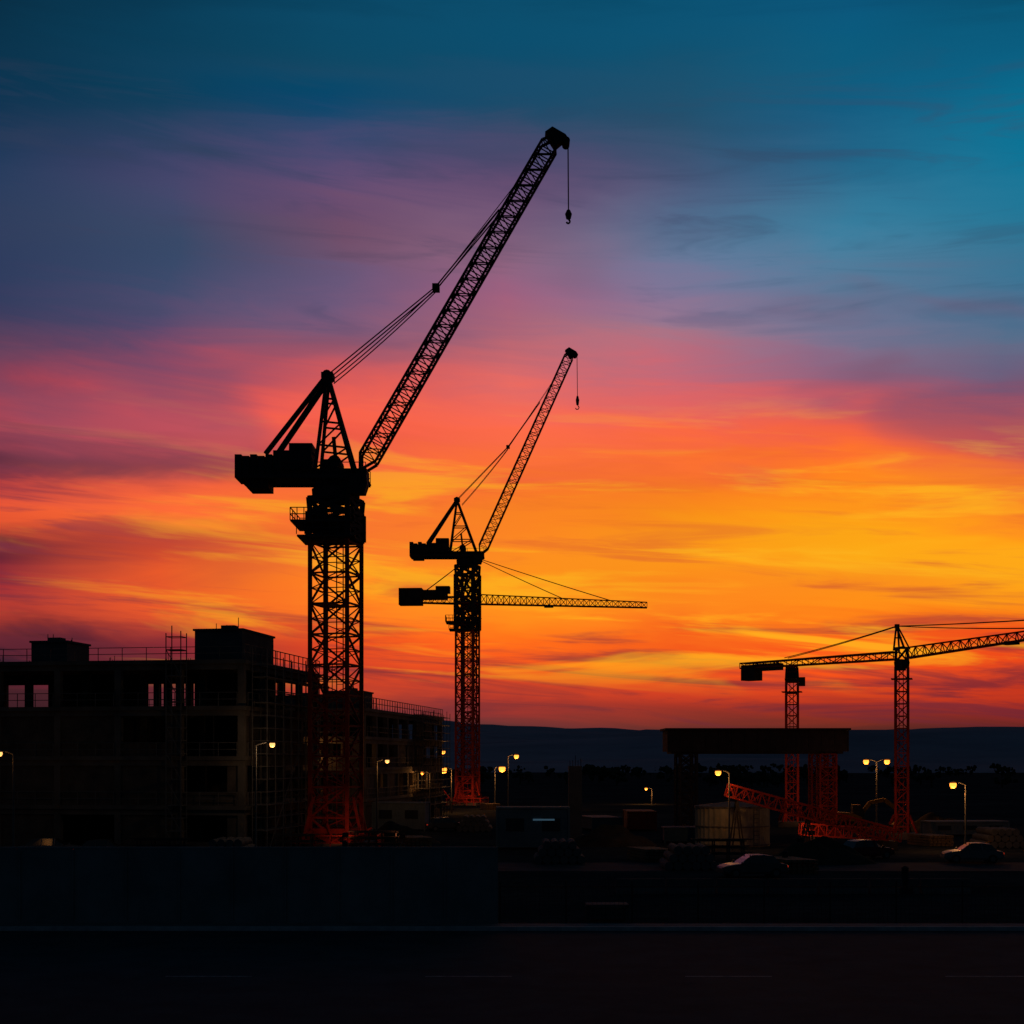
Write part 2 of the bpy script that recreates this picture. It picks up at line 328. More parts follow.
# ---------------------------------------------------------------- buildings
TH=math.radians(9)
sx_=Vector((math.sin(TH),math.cos(TH),0)); lx_=Vector((-math.cos(TH),math.sin(TH),0))
def building(O,La,Lb,zs,ca,cb,core,roofboxes,scaf,name='unfinished_building'):
    O=Vector(O); W=lambda a,b,z: O+lx_*a+sx_*b+Vector((0,0,z)); rz=-TH
    fr=MB();wl=MB();rl=MB();sc=MB();rf=MB();rebar=MB()
    def bx(m,a0,a1,b0,b1,z0,z1): m.box(W((a0+a1)/2,(b0+b1)/2,(z0+z1)/2),(a1-a0,b1-b0,z1-z0),rz)
    for i,z in enumerate(zs):
        bx(fr,-.15,La,-.15,Lb,z-.32,z)
        if z>0.5:
            for b in [0.25+(Lb-.5)*j/cb for j in range(cb+1)]: bx(fr,.3,La-.2,b-.2,b+.2,z-.75,z-.322)
            for a in (0.25,La-.3): bx(fr,a-.22,a+.22,.5,Lb-.5,z-.748,z-.324)
    for i in range(len(zs)-1):
        z0,z1=zs[i],zs[i+1]; topf=i>=len(zs)-2
        for ia in range(ca+1):
            a=.3+(La-.6)*ia/ca
            for ib in range(cb+1):
                b=.3+(Lb-.6)*ib/cb
                bx(fr,a-.26,a+.26,b-.26,b+.26,z0+.001,z1-.33)
        for ia in range(ca):
            a0=.3+(La-.6)*ia/ca+.262; a1=.3+(La-.6)*(ia+1)/ca-.262; r=random.random()
            if not topf and not(i>=2 and ia>=4):
                if r<.42: bx(wl,a0,a1,.2,.4,z0+.002,z1-.76)
                elif r<.85:
                    bx(wl,a0,a1,.2,.4,z0+.002,z0+1.0); bx(wl,a0,a0+.9,.2,.4,z0+1.002,z1-.76)
            if i>0: rail(rl,W(a0,-.1,z0),W(a1,-.1,z0),1.05,3,.05)
        for ib in range(cb):
            b0=.3+(Lb-.6)*ib/cb+.262; b1=.3+(Lb-.6)*(ib+1)/cb-.262; r=random.random()
            if not topf or r<.2:
                if r<.3: bx(wl,.2,.4,b0,b1,z0+.002,z1-.76)
                elif r<.7:
                    bx(wl,.2,.4,b0,b1,z0+.002,z0+1.0); bx(wl,.2,.4,b0,b0+.7,z0+1.002,z1-.76)
            if i>0: rail(rl,W(-.1,b0,z0),W(-.1,b1,z0),1.05,3,.05)
        for kk_ in range(int(La/3)):
            a=random.uniform(1,La-1); b=random.uniform(.8,Lb*.4); rebar.beam(W(a,b,z0),W(a,b,z1-.33),.08)
        for (a0,a1,b0,b1,fl) in core:
            if i in fl: bx(wl,a0,a1,b0,b1,z0+.003,z1-.34)
    zt=zs[-1]
    rail(rl,W(0,0,zt),W(La,0,zt),1.0,int(La/2),.05)
    rail(rl,W(0,0,zt),W(0,Lb,zt),1.2,int(Lb/1.2),.07)
    for ia in range(ca+1):
        for ib in range(cb+1):
            a=.3+(La-.6)*ia/ca; b=.3+(Lb-.6)*ib/cb
            if random.random()<.45:
                for u in(-.15,.15):
                    for v in(-.15,.15): rebar.beam(W(a+u,b+v,zt),W(a+u+random.uniform(-.05,.05),b+v,zt+random.uniform(.7,1.3)),.04)
    for (a0,a1,b0,b1,h) in roofboxes:
        bx(rf,a0,a1,b0,b1,zt+.003,zt+h); bx(rf,a0-.12,a1+.12,b0-.12,b1+.12,zt+h+.002,zt+h+.16)
        for k in range(5):
            p=W(random.uniform(a0,a1),random.uniform(b0,b1),zt+h+.16); rebar.beam(p,p+Vector((0,0,random.uniform(.3,1.1))),.05)
        bx(rf,a0+.8,a0+1.9,b0+.4,b0+1.4,zt+h+.163,zt+h+.45)
    for (a0,a1,b0,b1,h) in scaf:
        na=max(1,int(round((a1-a0)/2))); nb=max(1,int(round((b1-b0)/2)))
        for i in range(na+1):
            for j in range(nb+1):
                p=W(a0+(a1-a0)*i/na,b0+(b1-b0)*j/nb,0); sc.beam(p,p+Vector((0,0,h+random.uniform(-.4,.5))),.07)
        z=2
        while z<h-.5:
            for i in range(na+1): 
                a=a0+(a1-a0)*i/na
                for zz in(z,z+1): sc.beam(W(a,b0,zz),W(a,b1,zz),.055)
            for j in range(nb+1):
                b=b0+(b1-b0)*j/nb
                for zz in(z,z+1): sc.beam(W(a0,b,zz),W(a1,b,zz),.055)
            bx(sc,min(a0,a1),max(a0,a1),b0,b1,z-.05,z)
            z+=2
        z=0;i=0
        while z<h-2:
            if na>=nb: sc.beam(W(a0+(a1-a0)*(i%na)/na,b0,z),W(a0+(a1-a0)*(i%na+1)/na,b0,z+2),.05)
            else: sc.beam(W(a0,b0+(b1-b0)*(i%nb)/nb,z),W(a0,b0+(b1-b0)*(i%nb+1)/nb,z+2),.05)
            z+=2;i+=1
    return group(name,O,{'concrete_frame':(fr,M['conc']),'infill_walls':(wl,M['block']),'rooftop_plant_rooms':(rf,M['conc_dark']),
        'guard_rails':(rl,M['galv']),'scaffolding':(sc,M['galv']),'rebar':(rebar,M['rope'])})
building((-20.7,110,0),36,20,[0.1,3.95,7.8,11.7,15.3],7,4,
  [(0.6,7.6,9,9.25,(0,1,2,3)),(11.9,20.8,9,9.25,(0,1,2,3)),(7.6,11.9,9,9.25,(0,1,2)),(20.8,30,9,9.25,(0,1))],
  [(16.1,19.2,3,7,1.75),(0.6,4.5,1.2,8.8,2.35)],
  [(4.6,5.8,-1.4,-.25,17.6),(-1.5,-.3,1,19,15.9)])
building((-15.5,150,0),30,40,[0.1,3.4,6.7,10.0,13.0],6,8,
  [(3,3.2,2,38,(0,1,2)),(3,28,8,8.2,(0,1,2,3)),(3,28,24,24.2,(1,2,3)),(5,5.2,2,30,(3,))],
  [(0.5,4.5,.5,5,1.7),(8,14,8,14,1.6)],[(-1.4,-.3,22,38,13.5)])

# ---------------------------------------------------------------- street lamps
def lamp(px,py,d,arm=-0.8,energy=300,lit=True,col=(1,.40,.10),double=False,pale=False,rb=.21):
    top=P(px,py,d)
    base=Vector((top.x-arm,d,0)); po=MB();hd=MB();bl=MB()
    po.cyl(base,base+Vector((0,0,1.1)),.14,.12,10); po.cyl(base+Vector((0,0,1.1)),Vector((base.x,d,top.z-.15)),.09,.055,10)
    heads=[arm]+([-arm] if double else [])
    for a in heads:
        p=Vector((base.x,d,top.z-.17))
        for i in range(1,6):
            t=i/5; qn=Vector((base.x+a*t,d,top.z-.17+.22*math.sin(t*math.pi/2))); po.cyl(p,qn,.05,.045,8); p=qn
        s=1 if a>0 else -1
        hd.prism([(p.x-s*.1,p.z-.05),(p.x-s*.05,p.z+.06),(p.x+s*.3,p.z+.1),(p.x+s*.65,p.z+.02),(p.x+s*.65,p.z-.05)],d-.15,d+.15)
        cx=p.x+s*.32
        prev=(p.z-.055,rb*.9)
        for f_,rr in((.5,rb),(1.0,rb*.9),(1.5,rb*.45)):
            zz=-.055-rb*f_
            bl.cyl((cx,d,prev[0]),(cx,d,p.z+zz),prev[1],rr,14); prev=(p.z+zz,rr)
    e=group('street_lamp',base,{'pole':(po,M['galv']),'lamp_head':(hd,M['galv']),'lens':(bl,M['lampw'] if pale else M['lamp'])})
    if lit:
        for a in heads:
            s=1 if a>0 else -1
            light(e,base,(base.x+a+s*.32,d,top.z-.3-rb*1.6),energy,col)
lamp(268,743,106,arm=.9,energy=110,pale=True,col=(1,.55,.25))
lamp(4,752,104,arm=-.7,energy=30,pale=True)
lamp(384,760,142,arm=.7,energy=120,pale=True)
lamp(441,751,196,arm=.8,energy=200,rb=.27)
lamp(446,768,200,arm=-.8,energy=600,rb=.5)
lamp(500,767,215,arm=.8,energy=600,rb=.5)
lamp(514,755,190,arm=.8,energy=250,rb=.32)
lamp(722,771,117,arm=-.6,energy=170,rb=.25)
lamp(884,760,152,arm=.8,energy=220,double=True,rb=.3)
lamp(957,783,116,arm=-.7,energy=230,rb=.28)
lamp(315,745,150,arm=.6,energy=90)
lamp(425,772,172,arm=-.6,energy=130)
lamp(648,788,240,arm=-.7,energy=300,rb=.24)

# ---------------------------------------------------------------- floodlights at crane bases
def flood(loc,target,energy,col=(1,.30,.10),ang=90):
    b=Vector((loc[0],loc[1],0)); p=Vector(loc); t=MB();h=MB();g=MB()
    for i in range(3):
        a=i*2.094; t.beam(b+Vector((math.cos(a)*.7,math.sin(a)*.7,0)),Vector((p.x,p.y,p.z*.55)),.05)
    t.beam((p.x,p.y,p.z*.5),p,.06)
    dr=(Vector(target)-p); dr.normalize()
    h.beam(p-dr*.12,p+dr*.06,.5,.36); g.beam(p+dr*.065,p+dr*.08,.42,.3)
    e=group('floodlight',b,{'tripod':(t,M['galv']),'housing':(h,M['steel_dark']),'lens':(g,M['lamp'])})
    light(e,b,p+dr*.25,energy,col,'SPOT',target,ang)
cA=G(336,122); flood((cA.x+1.5,cA.y-6,1.4),(cA.x,cA.y,2.2),85)
flood((cA.x+6,cA.y-4,1.2),(cA.x,cA.y,1.5),75)
cB=G(467.5,237); flood((cB.x+2,cB.y-8,1.6),(cB.x,cB.y,1.8),400,ang=65); flood((cB.x-7,cB.y-5,1.5),(cB.x,cB.y,1.6),300,ang=65)
cD=Vector((37,135,0)); flood((cD.x-3,cD.y-7,1.5),(cD.x,cD.y,4.5),190)
flood((29.5,133,1.3),(31.2,140,4),130)
cE=G(792,160); flood((cE.x+1,cE.y-6,1.5),(cE.x,cE.y,4),170)
flood((25.5,121,1.3),(28,130,2.5),200,ang=120)

# ---------------------------------------------------------------- gantry, tank, cabins, booms
def gantry():
    d=140; B=MB();T=MB();Rd=MB()
    a=P(668,728,d);b=P(848,752,d); org=G(758,d)
    B.box(((a.x+b.x)/2,d+2.5,(a.z+b.z)/2-.1),(b.x-a.x,5,(a.z-b.z)-.3)); B.box(((a.x+b.x)/2,d+2.5,a.z-.12),(b.x-a.x+.5,5.5,.22))
    B.box(((a.x+b.x)/2,d+2.5,b.z-.05),(b.x-a.x-.8,4.4,.24))
    n=14
    for i in range(n+1): B.box((a.x+(b.x-a.x)*i/n,d-.05,(a.z+b.z)/2-.1),(.12,.1,(a.z-b.z)-.34))
    for (px,m) in((689,T),(828,Rd)):
        for yy in(.6,4.4):
            g=G(px,d); m.lattice(g+Vector((0,yy,.4)),Vector((g.x,d+yy,b.z-.2)),1.5,1.6,1.5,1.6,6,.16,.09,(0,1,0),x=True)
            m.box(g+Vector((0,yy,.2)),(2.4,2.0,.4))
        g=G(px,d); m.beam((g.x,d+.6,.9),(g.x,d+4.4,.9),.3)
    group('gantry_crane',org,{'box_girder':(B,M['steel_dark']),'left_leg_trusses':(T,M['steel_dark']),'right_leg_trusses':(Rd,M['steel_red'])})
gantry()
def tank():
    d=122; w=75/F*d; h=P(0,807,d).z; g=G(738,d); m=MB();r=MB()
    n=72; R=w/2; vs=[];
    for z in(0,h):
        for i in range(n):
            rr=R+(.05 if i%2 else -.03); t=2*math.pi*i/n; vs.append(g+Vector((math.cos(t)*rr,R+math.sin(t)*rr,z)))
    m.add(vs,[(i,(i+1)%n,n+(i+1)%n,n+i) for i in range(n)])
    c=g+Vector((0,R,0)); r.cyl(c+Vector((0,0,h)),c+Vector((0,0,h+.35)),R+.12,R*.2,36)
    for z in(.15,h*.5,h-.1): r.cyl(c+Vector((0,0,z-.05)),c+Vector((0,0,z+.05)),R+.09,n=36)
    for a in(-.22,.22): r.beam(g+Vector((R*.5+a,.1,0)),g+Vector((R*.5+a,.1,h+.4)),.06)
    for i in range(10): r.beam(g+Vector((R*.5-.22,.1,.3+i*.36)),g+Vector((R*.5+.22,.1,.3+i*.36)),.05)
    group('storage_tank',g,{'corrugated_shell':(m,M['tank']),'roof_and_hoops':(r,M['galv'])})
tank()
def lying():
    m=MB();t=MB()
    a=P(727,790,119); b=P(888,834,119)
    m.lattice(a,b,1.1,1.0,1.2,1.1,20,.16,.09,(0,1,0)); org=Vector((b.x,b.y,0))
    for k_,hw in((.06,.5),(.5,.5)):
        c=a.lerp(b,k_)
        for sx in(-hw,hw):
            for sy in(-.8,.8): t.beam((c.x+sx,c.y+sy,0),(c.x,c.y+sy*.6,c.z-.6),.12)
    t.box((b.x,b.y,(b.z-.55)/2),(1.2,1.6,b.z-.55))
    group('crane_boom_section',org,{'lattice':(m,M['steel_red']),'trestles':(t,M['steel_dark'])})
    m=MB();t=MB(); a=P(800,823,124);b=P(900,838,127); a.z=1.5; b.z=.75
    m.lattice(a,b,1.0,1.0,1.0,1.0,12,.12,.07,(0,1,0)); 
    for k in(.1,.85):
        c=a.lerp(b,k); t.box((c.x,c.y,(c.z-.55)/2),(.5,1.4,c.z-.55))
    group('crane_boom_section',Vector((b.x,b.y,0)),{'lattice':(m,M['steel_red']),'trestles':(t,M['steel_dark'])})
lying()
fl=G(800,112); flood((fl.x,fl.y,1.2),(fl.x+1.5,119,2.5),85,ang=130)
def cabin(px0,px1,pyt,d,m,win=True,name='site_cabin',depth=2.6,rz=0.0,strip=None):
    a=G(px0,d);b=G(px1,d); w=b.x-a.x; h=P(0,pyt,d).z; c=(a+b)/2; B=MB();T=MB();Wn=MB();Sr=MB()
    R=Matrix.Rotation(rz,3,'Z'); q2=lambda x,y,z:c+R@Vector((x,y,0))+Vector((0,0,z))
    B.box(q2(0,depth/2,h/2+.05),(w,depth,h-.3),rz); T.box(q2(0,depth/2,h),(w+.16,depth+.16,.14),rz)
    for x in(-w/2,w/2):
        for y in(0,depth): T.box(q2(x,y,h/2),(.16,.16,h),rz)
    n=int(w/.3)
    for i in range(n): T.box(q2(-w/2+.2+(w-.4)*i/max(1,n-1),-.02,h/2+.05),(.07,.05,h-.5),rz)
    if win:
        k=max(1,int(w/2.2))
        for i in range(k): Wn.box(q2(-w/2+(w)*(i+.5)/k,-.06,h*.6),(w/k*.5,.05,h*.3),rz)
    if strip: Sr.box(q2(strip[0],-.1,h*.72),(strip[1],.06,.14),rz)
    group(name,c,{'walls':(B,m),'frame_and_roof':(T,m),'windows':(Wn,M['glass']),'lit_window':(Sr,M['screen'])})
cabin(497,569,808,119,M['hoard'],strip=(.9,1.8))
cabin(628,656,812,150,M['cont_red'],False,'shipping_container',6)
cabin(665,700,828,128,M['cont_blue'],False,'shipping_container',2.5)
cabin(592,622,818,150,M['cont_blue'],False,'shipping_container',6,.2)
cabin(372,425,803,150,M['hoard'],True,'site_cabin',2.6,-.15)
cabin(588,627,906,66,M['conc_dark'],False,'generator_box',1.0)
cabin(930,1010,822,140,M['hoard'],True,'site_cabin',2.6,.1)
def pillar(px0,px1,pyt,d):
    a=G(px0,d);b=G(px1,d);h=P(0,pyt,d).z;m=MB();r=MB();c=(a+b)/2
    m.box((c.x,d+.8,h/2),(b.x-a.x,1.6,h)); m.box((c.x,d+.8,.3),(b.x-a.x+1,2.6,.6))
    for i in range(5): r.beam((c.x-.5+i*.25,d+.3,h),(c.x-.5+i*.25,d+.3,h+random.uniform(.3,1)),.05)
    group('concrete_column',c,{'shaft':(m,M['conc_dark']),'rebar':(r,M['rope'])})
pillar(569,582,766,130)
# ---------------------------------------------------------------- cars
def car(px,d,L,rz,m):
    g=G(px,d); W=.88; body=MB();gl=MB();wh=MB();lt=MB()
    R=Matrix.Rotation(rz,3,'Z'); T=lambda x,y,z: g+R@Vector((x,y,0))+Vector((0,0,z)); k=L/4.4
    st=[(-2.2,.45,.62,.80,.62),(-2.12,.3,.80,.86,.70),(-1.7,.25,.92,.92,.74) ,(-1.25,.25,.95,1.38,.62),(-.6,.25,.95,1.46,.62),(.2,.25,.94,1.45,.62),(.6,.25,.93,1.22,.64),(1.0,.25,.92,.94,.72),(1.7,.25,.84,.86,.72),(2.1,.28,.70,.74,.68),(2.2,.42,.58,.62,.62)]
    rows=[]
    for x,zb,belt,roof,rw in st:
        w=W if abs(x)<2.0 else W*.88
        rows.append([T(x*k,-w*.92,zb),T(x*k,-w,zb+.15),T(x*k,-w,belt),T(x*k,-rw,roof),T(x*k,rw,roof),T(x*k,w,belt),T(x*k,w,zb+.15),T(x*k,w*.92,zb)])
    vs=[v for r in rows for v in r]; n=8; bf=[];gf=[]
    for i in range(len(rows)-1):
        for j in range(n):
            f=(i*n+j,(i+1)*n+j,(i+1)*n+(j+1)%n,i*n+(j+1)%n)
            win=(j in(2,4) and 2<=i<=6) or (j==3 and i in(2,6,5))
            (gf if win else bf).append(f)
    bf+= [tuple(range(n)),tuple(range((len(rows)-1)*n,len(rows)*n))[::-1]]
    body.add(vs,bf); gl.add(vs,gf)
    for x in(-1.35,1.38):
        for s in(-1,1):
            wh.cyl(T(x*k,s*.9,.32),T(x*k,s*.68,.32),.32,n=18)
            lt.cyl(T(x*k,s*.905,.32),T(x*k,s*.9,.32),.19,n=12)
    for x in(-.55,.35):
        for s in(-1,1): body.beam(T(x*k,s*W*1.0,.94),T(x*k,s*.64,1.46),.07)
    for s in(-1,1): body.box(T(.95*k,s*.98,.98),(.12,.2,.13),rz)
    body.box(T(2.19*k,0,.42),(.1,1.5,.16),rz); body.box(T(-2.19*k,0,.45),(.1,1.5,.16),rz)
    tl=MB()
    for s in(-1,1): tl.box(T(-2.17*k,s*.62,.72),(.1,.3,.12),rz); lt.box(T(2.13*k,s*.6,.62),(.12,.32,.12),rz)
    group('parked_car',g,{'body':(body,m),'windows':(gl,M['glass']),'wheels':(wh,M['rubber']),'trim':(lt,M['galv']),'tail_lights':(tl,M['redlight'])})
car(52,110,4.9,.05,M['car_silver'])
car(105,108,4.4,.1,M['car_grey'])
car(446,150,4.4,.3,M['car_grey'])
car(752,91,4.3,3.3,M['car_grey'])
car(972,104,4.2,3.05,M['car_silver'])
car(865,108,4.3,.4,M['car_red'])
# ---------------------------------------------------------------- excavator
def excavator(px,d,f=1):
    g=G(px,d);B=MB();T=MB();A=MB();C=MB(); q3=lambda x,y,z:g+Vector((x*f,y,z))
    for y in(-1.1,1.1):
        pts=[(-1.9,.35),(-1.6,.05),(1.6,.05),(1.9,.35),(1.6,.8),(-1.6,.8)]
        T.prism([(g.x+x*f,z) for x,z in pts],g.y+y-.25,g.y+y+.25)
    T.box(q3(0,0,.65),(1.6,2,.35)); T.cyl(q3(0,0,.8),q3(0,0,1.05),.8,n=16)
    B.prism([(g.x+x*f,z) for x,z in[(-2.2,1.1),(1.2,1.1),(1.2,1.5),(.2,1.95),(-1.9,2.05),(-2.3,1.6)]],g.y-1.2,g.y+1.2)
    C.prism([(g.x+x*f,z) for x,z in[(.25,1.5),(1.5,1.3),(1.45,2.1),(1.1,2.8),(.25,2.85)]],g.y-1.15,g.y-.15)
    pp=[q3(1.2,.3,1.5),q3(2.4,.3,3.0),q3(3.9,.3,3.3),q3(5.1,.3,2.4),q3(5.4,.3,1.2)]
    for i in range(4): A.beam(pp[i],pp[i+1],.32,.4 if i<3 else .26)
    A.prism([(g.x+x*f,z) for x,z in[(5.3,1.3),(5.7,1.1),(5.5,.4),(4.8,.2),(4.6,.6),(4.9,.8)]],g.y-.2,g.y+.8)
    group('excavator',g,{'upper_body':(B,M['yellow']),'tracks':(T,M['rubber']),'boom_and_bucket':(A,M['yellow']),'cab':(C,M['glass'])})
excavator(848,150,1)
# ---------------------------------------------------------------- material stacks, soil heaps, barriers
def stack(px,d,kind):
    g=G(px,d);m=MB()
    if kind==0:
        for k in range(4):
            for i in range(6): m.box(g+Vector((-.9+i*.36,0,.12+k*.24)),(.3,3.6 if k%2 else 3.4,.2),.3)
        group('timber_stack',g,{'planks':(m,M['timber'])})
    elif kind==1:
        for k in range(3):
            for i in range(6-k): m.cyl(g+Vector((-1.6+i*.62+k*.31,-1.5,.3+k*.53)),g+Vector((-1.6+i*.62+k*.31,2.5,.3+k*.53)),.3,n=14)
        group('pipe_stack',g,{'pipes':(m,M['conc_dark'])})
    elif kind==3:
        for x in(-1.6,-.5,.6,1.7):
            for y in(-.5,.5): m.beam(g+Vector((x,y,0)),g+Vector((x,y,1.5)),.09)
        for z in(.5,1.0,1.5):
            for y in(-.5,.5): m.beam(g+Vector((-1.8,y,z)),g+Vector((1.9,y,z)),.08)
            for i in range(5): m.beam(g+Vector((-2.2,-.4+i*.2,z+.1)),g+Vector((2.2+random.uniform(-.3,.3),-.4+i*.2,z+.1)),.07)
        group('steel_bar_rack',g,{'rack':(m,M['steel_dark'])})
    else:
        n=26;vs=[]
        for j in range(n):
            for i in range(n):
                u=(i/(n-1)-.5)*2;v=(j/(n-1)-.5)*2; r=math.hypot(u,v)
                z=max(0,1-r)**.8*1.9*(1+.5*noise.noise(Vector((u*3+px,v*3,0))))-.05
                vs.append(g+Vector((u*4.2,v*2.6,z)))
        m.add(vs,[(j*n+i,j*n+i+1,(j+1)*n+i+1,(j+1)*n+i) for j in range(n-1) for i in range(n-1)])
        group('soil_heap',g,{'heap':(m,M['soil'])})
for px,d,k in[(290,113,3),(375,118,3),(395,128,2),(415,122,0),(475,150,1),(530,160,2),(610,125,2),(650,106,0),(690,98,1),(820,104,2),(930,125,0),(935,150,2),(560,104,1),(160,107,3),(230,106,1),(1000,122,1),(790,95,0),(720,106,3),(440,200,3),(490,215,0)]: stack(px,d,k)
for i,px in enumerate([640,690,741,792,843,894,945]):
    g=G(px,80); m=MB(); L=2.7
    pr=[(-.3,0),(.3,0),(.26,.12),(.12,.4),(.09,.82),(-.09,.82),(-.12,.4),(-.26,.12)]; rr=random.uniform(-.06,.06)
    vs=[g+Vector((x,y+rr*x,z)) for x in(-L/2,L/2) for y,z in pr]; m.add(vs,[tuple(range(8)),tuple(range(8,16))[::-1]]+[(k,8+k,8+(k+1)%8,(k+1)%8) for k in range(8)])
    group('concrete_barrier',g,{'block':(m,M['conc_dark'])})
def hoarding():
    d=64.3; m=MB();p=MB();x0=-60;x1=G(498,d).x; h=P(0,848.5,d).z; x=x1
    while x>x0:
        hh=h+random.uniform(-.02,.02)
        m.box((x-1.2,d,hh/2+.05),(2.38,.05,hh-.1)); p.box((x-2.4,d-.06,h/2),(.08,.06,h-.1)); p.beam((x-2.4,d+.1,h*.8),(x-2.4,d+1.6,0),.08); x-=2.4
    p.box(((x0+x1)/2,d+.06,h+.03),(x1-x0,.2,.08)); p.box(((x0+x1)/2,d-.04,.12),(x1-x0,.05,.24))
    group('site_hoarding',(x1,d,0),{'panels':(m,M['hoard']),'posts_and_capping':(p,M['hoard'])})
hoarding()
def fence():
    d=64.6; m=MB();w=MB();x0=G(500,d).x;x1=60;h=1.75; x=x0
    while x<x1:
        m.cyl((x,d,0),(x,d,h+.25),.04,n=8); x+=3.0
    for z in(.1,h): m.beam((x0,d,z),(x1,d,z),.045)
    x=x0
    while x<x1: w.beam((x,d,.1),(x,d,h),.012); x+=.2
    z=.1
    while z<h: w.beam((x0,d,z),(x1,d,z),.012); z+=.2
    group('mesh_fence',(x0,d,0),{'posts':(m,M['steel_dark']),'mesh':(w,M['steel_dark'])})
fence()
for px,d,py in[(905,80,868),(785,96,852),(345,96,842)]:
    g=G(px,d);m=MB();h=P(0,py,d).z; m.cyl(g,g+Vector((0,0,h)),.2,n=12); m.cyl(g+Vector((0,0,h)),g+Vector((0,0,h+.12)),.24,.05,n=12); m.box(g+Vector((0,0,.15)),(.7,.7,.3))
    group('gate_post',g,{'post':(m,M['steel_dark'])})
# ---------------------------------------------------------------- ground, road, pavement, kerb
def sheet(name,x0,x1,y0,y1,z,m):
    b=MB(); b.add([(x0,y0,z),(x1,y0,z),(x1,y1,z),(x0,y1,z)],[(0,1,2,3)]); return mkobj(name,b,m,(0,0,0))
sheet('ground',-9000,9000,-300,9000,0,M['ground'])
sheet('road',-400,400,36,62.4,.004,M['asphalt'])
pv=MB(); pv.box((0,63.35,.065),(800,1.6,.13)); mkobj('pavement',pv,M['pave'],(0,0,0))
kb=MB()
x=-70
while x<70:
    kb.box((x+.45,62.47,.09),(.89,.15,.18)); kb.box((x+.45,35.9,.075),(.89,.15,.15)); x+=.9
mkobj('kerb',kb,M['kerb'],(0,0,0))
rm=MB()
x=-66
while x<66: rm.add([(x,49.2,.008),(x+3,49.2,.008),(x+3,49.32,.008),(x,49.32,.008)],[(0,1,2,3)]); x+=9
mkobj('road_markings',rm,M['paint'],(0,0,0))
sheet('site_road',-9,60,96,104,.004,M['asphalt'])
# ---------------------------------------------------------------- hills
def hills():
    m=MB(); nx,ny=260,50; X0,X1=-5200,5200;Y0_,Y1_=700,7200; vs=[]
    for j in range(ny):
        Y=Y0_+(Y1_-Y0_)*(j/(ny-1))
        for i in range(nx):
            X=X0+(X1-X0)*i/(nx-1)
            t=(Y-1100)/3200; env=min(1,max(0,t))
            env=env*env*(3-2*env)
            nn=noise.noise(Vector((X/1500,Y/1100,1.3)))+.5*noise.noise(Vector((X/480,Y/420,5)))+.28*noise.noise(Vector((X/140,Y/150,9)))
            z=-2+env*(98+42*nn)*(1 if Y<5600 else .6)
            e2=math.exp(-((Y-2000)/330)**2); z+=e2*(26+30*noise.noise(Vector((X/600,2.2,Y/900))))
            e3=math.exp(-((Y-1050)/170)**2); z+=e3*(9+9*noise.noise(Vector((X/260,7.2,Y/500))))
            vs.append((X,Y,z))
    m.add(vs,[(j*nx+i,j*nx+i+1,(j+1)*nx+i+1,(j+1)*nx+i) for j in range(ny-1) for i in range(nx-1)])
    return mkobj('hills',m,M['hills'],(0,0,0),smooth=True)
hills()
def trees():
    m=MB(); ph=(1+5**.5)/2
    ico=[Vector(v).normalized() for v in[(-1,ph,0),(1,ph,0),(-1,-ph,0),(1,-ph,0),(0,-1,ph),(0,1,ph),(0,-1,-ph),(0,1,-ph),(ph,0,-1),(ph,0,1),(-ph,0,-1),(-ph,0,1)]]
    fc=[(0,11,5),(0,5,1),(0,1,7),(0,7,10),(0,10,11),(1,5,9),(5,11,4),(11,10,2),(10,7,6),(7,1,8),(3,9,4),(3,4,2),(3,2,6),(3,6,8),(3,8,9),(4,9,5),(2,4,11),(6,2,10),(8,6,7),(9,8,1)]
    for i in range(520):
        Y=random.uniform(380,900); X=random.uniform(-.42,.42)*Y
        if noise.noise(Vector((X/120,Y/120,0)))<0.0: continue
        hh=random.uniform(2.5,5)
        m.beam((X,Y,0),(X,Y,hh*.6),.4)
        for k in range(9):
            c=Vector((X+random.gauss(0,hh*.4),Y+random.gauss(0,hh*.4),hh*random.uniform(.3,1))); r=hh*random.uniform(.12,.3)
            m.add([c+v*r*random.uniform(.6,1.3) for v in ico],fc)
    mkobj('distant_trees',m,M['foliage'],(0,0,0))
trees()
# ---------------------------------------------------------------- sky
W=bpy.data.worlds.new('World'); S.world=W; W.use_nodes=True; nt=W.node_tree; n=nt.nodes; l=nt.links; n.clear()
out=n.new('ShaderNodeOutputWorld'); bg=n.new('ShaderNodeBackground'); l.new(bg.outputs[0],out.inputs[0])
def Mt(op,a,b=None,c=None,clamp=False):
    k=n.new('ShaderNodeMath'); k.operation=op; k.use_clamp=clamp
    for i,v in enumerate((a,b,c)):
        if v is None: continue
        if isinstance(v,(int,float)): k.inputs[i].default_value=v
        else: l.new(v,k.inputs[i])
    return k.outputs[0]
tc=n.new('ShaderNodeTexCoord'); sp=n.new('ShaderNodeSeparateXYZ'); l.new(tc.outputs['Generated'],sp.inputs[0])
X,Y,Z=sp.outputs
az=Mt('ARCTAN2',X,Y); hr=Mt('SQRT',Mt('ADD',Mt('MULTIPLY',X,X),Mt('ADD',Mt('MULTIPLY',Y,Y),1e-5))); tv=Mt('DIVIDE',Z,hr)
def comb(a,b,c=0.0):
    k=n.new('ShaderNodeCombineXYZ')
    for i,v in enumerate((a,b,c)):
        if isinstance(v,(int,float)): k.inputs[i].default_value=v
        else: l.new(v,k.inputs[i])
    return k.outputs[0]
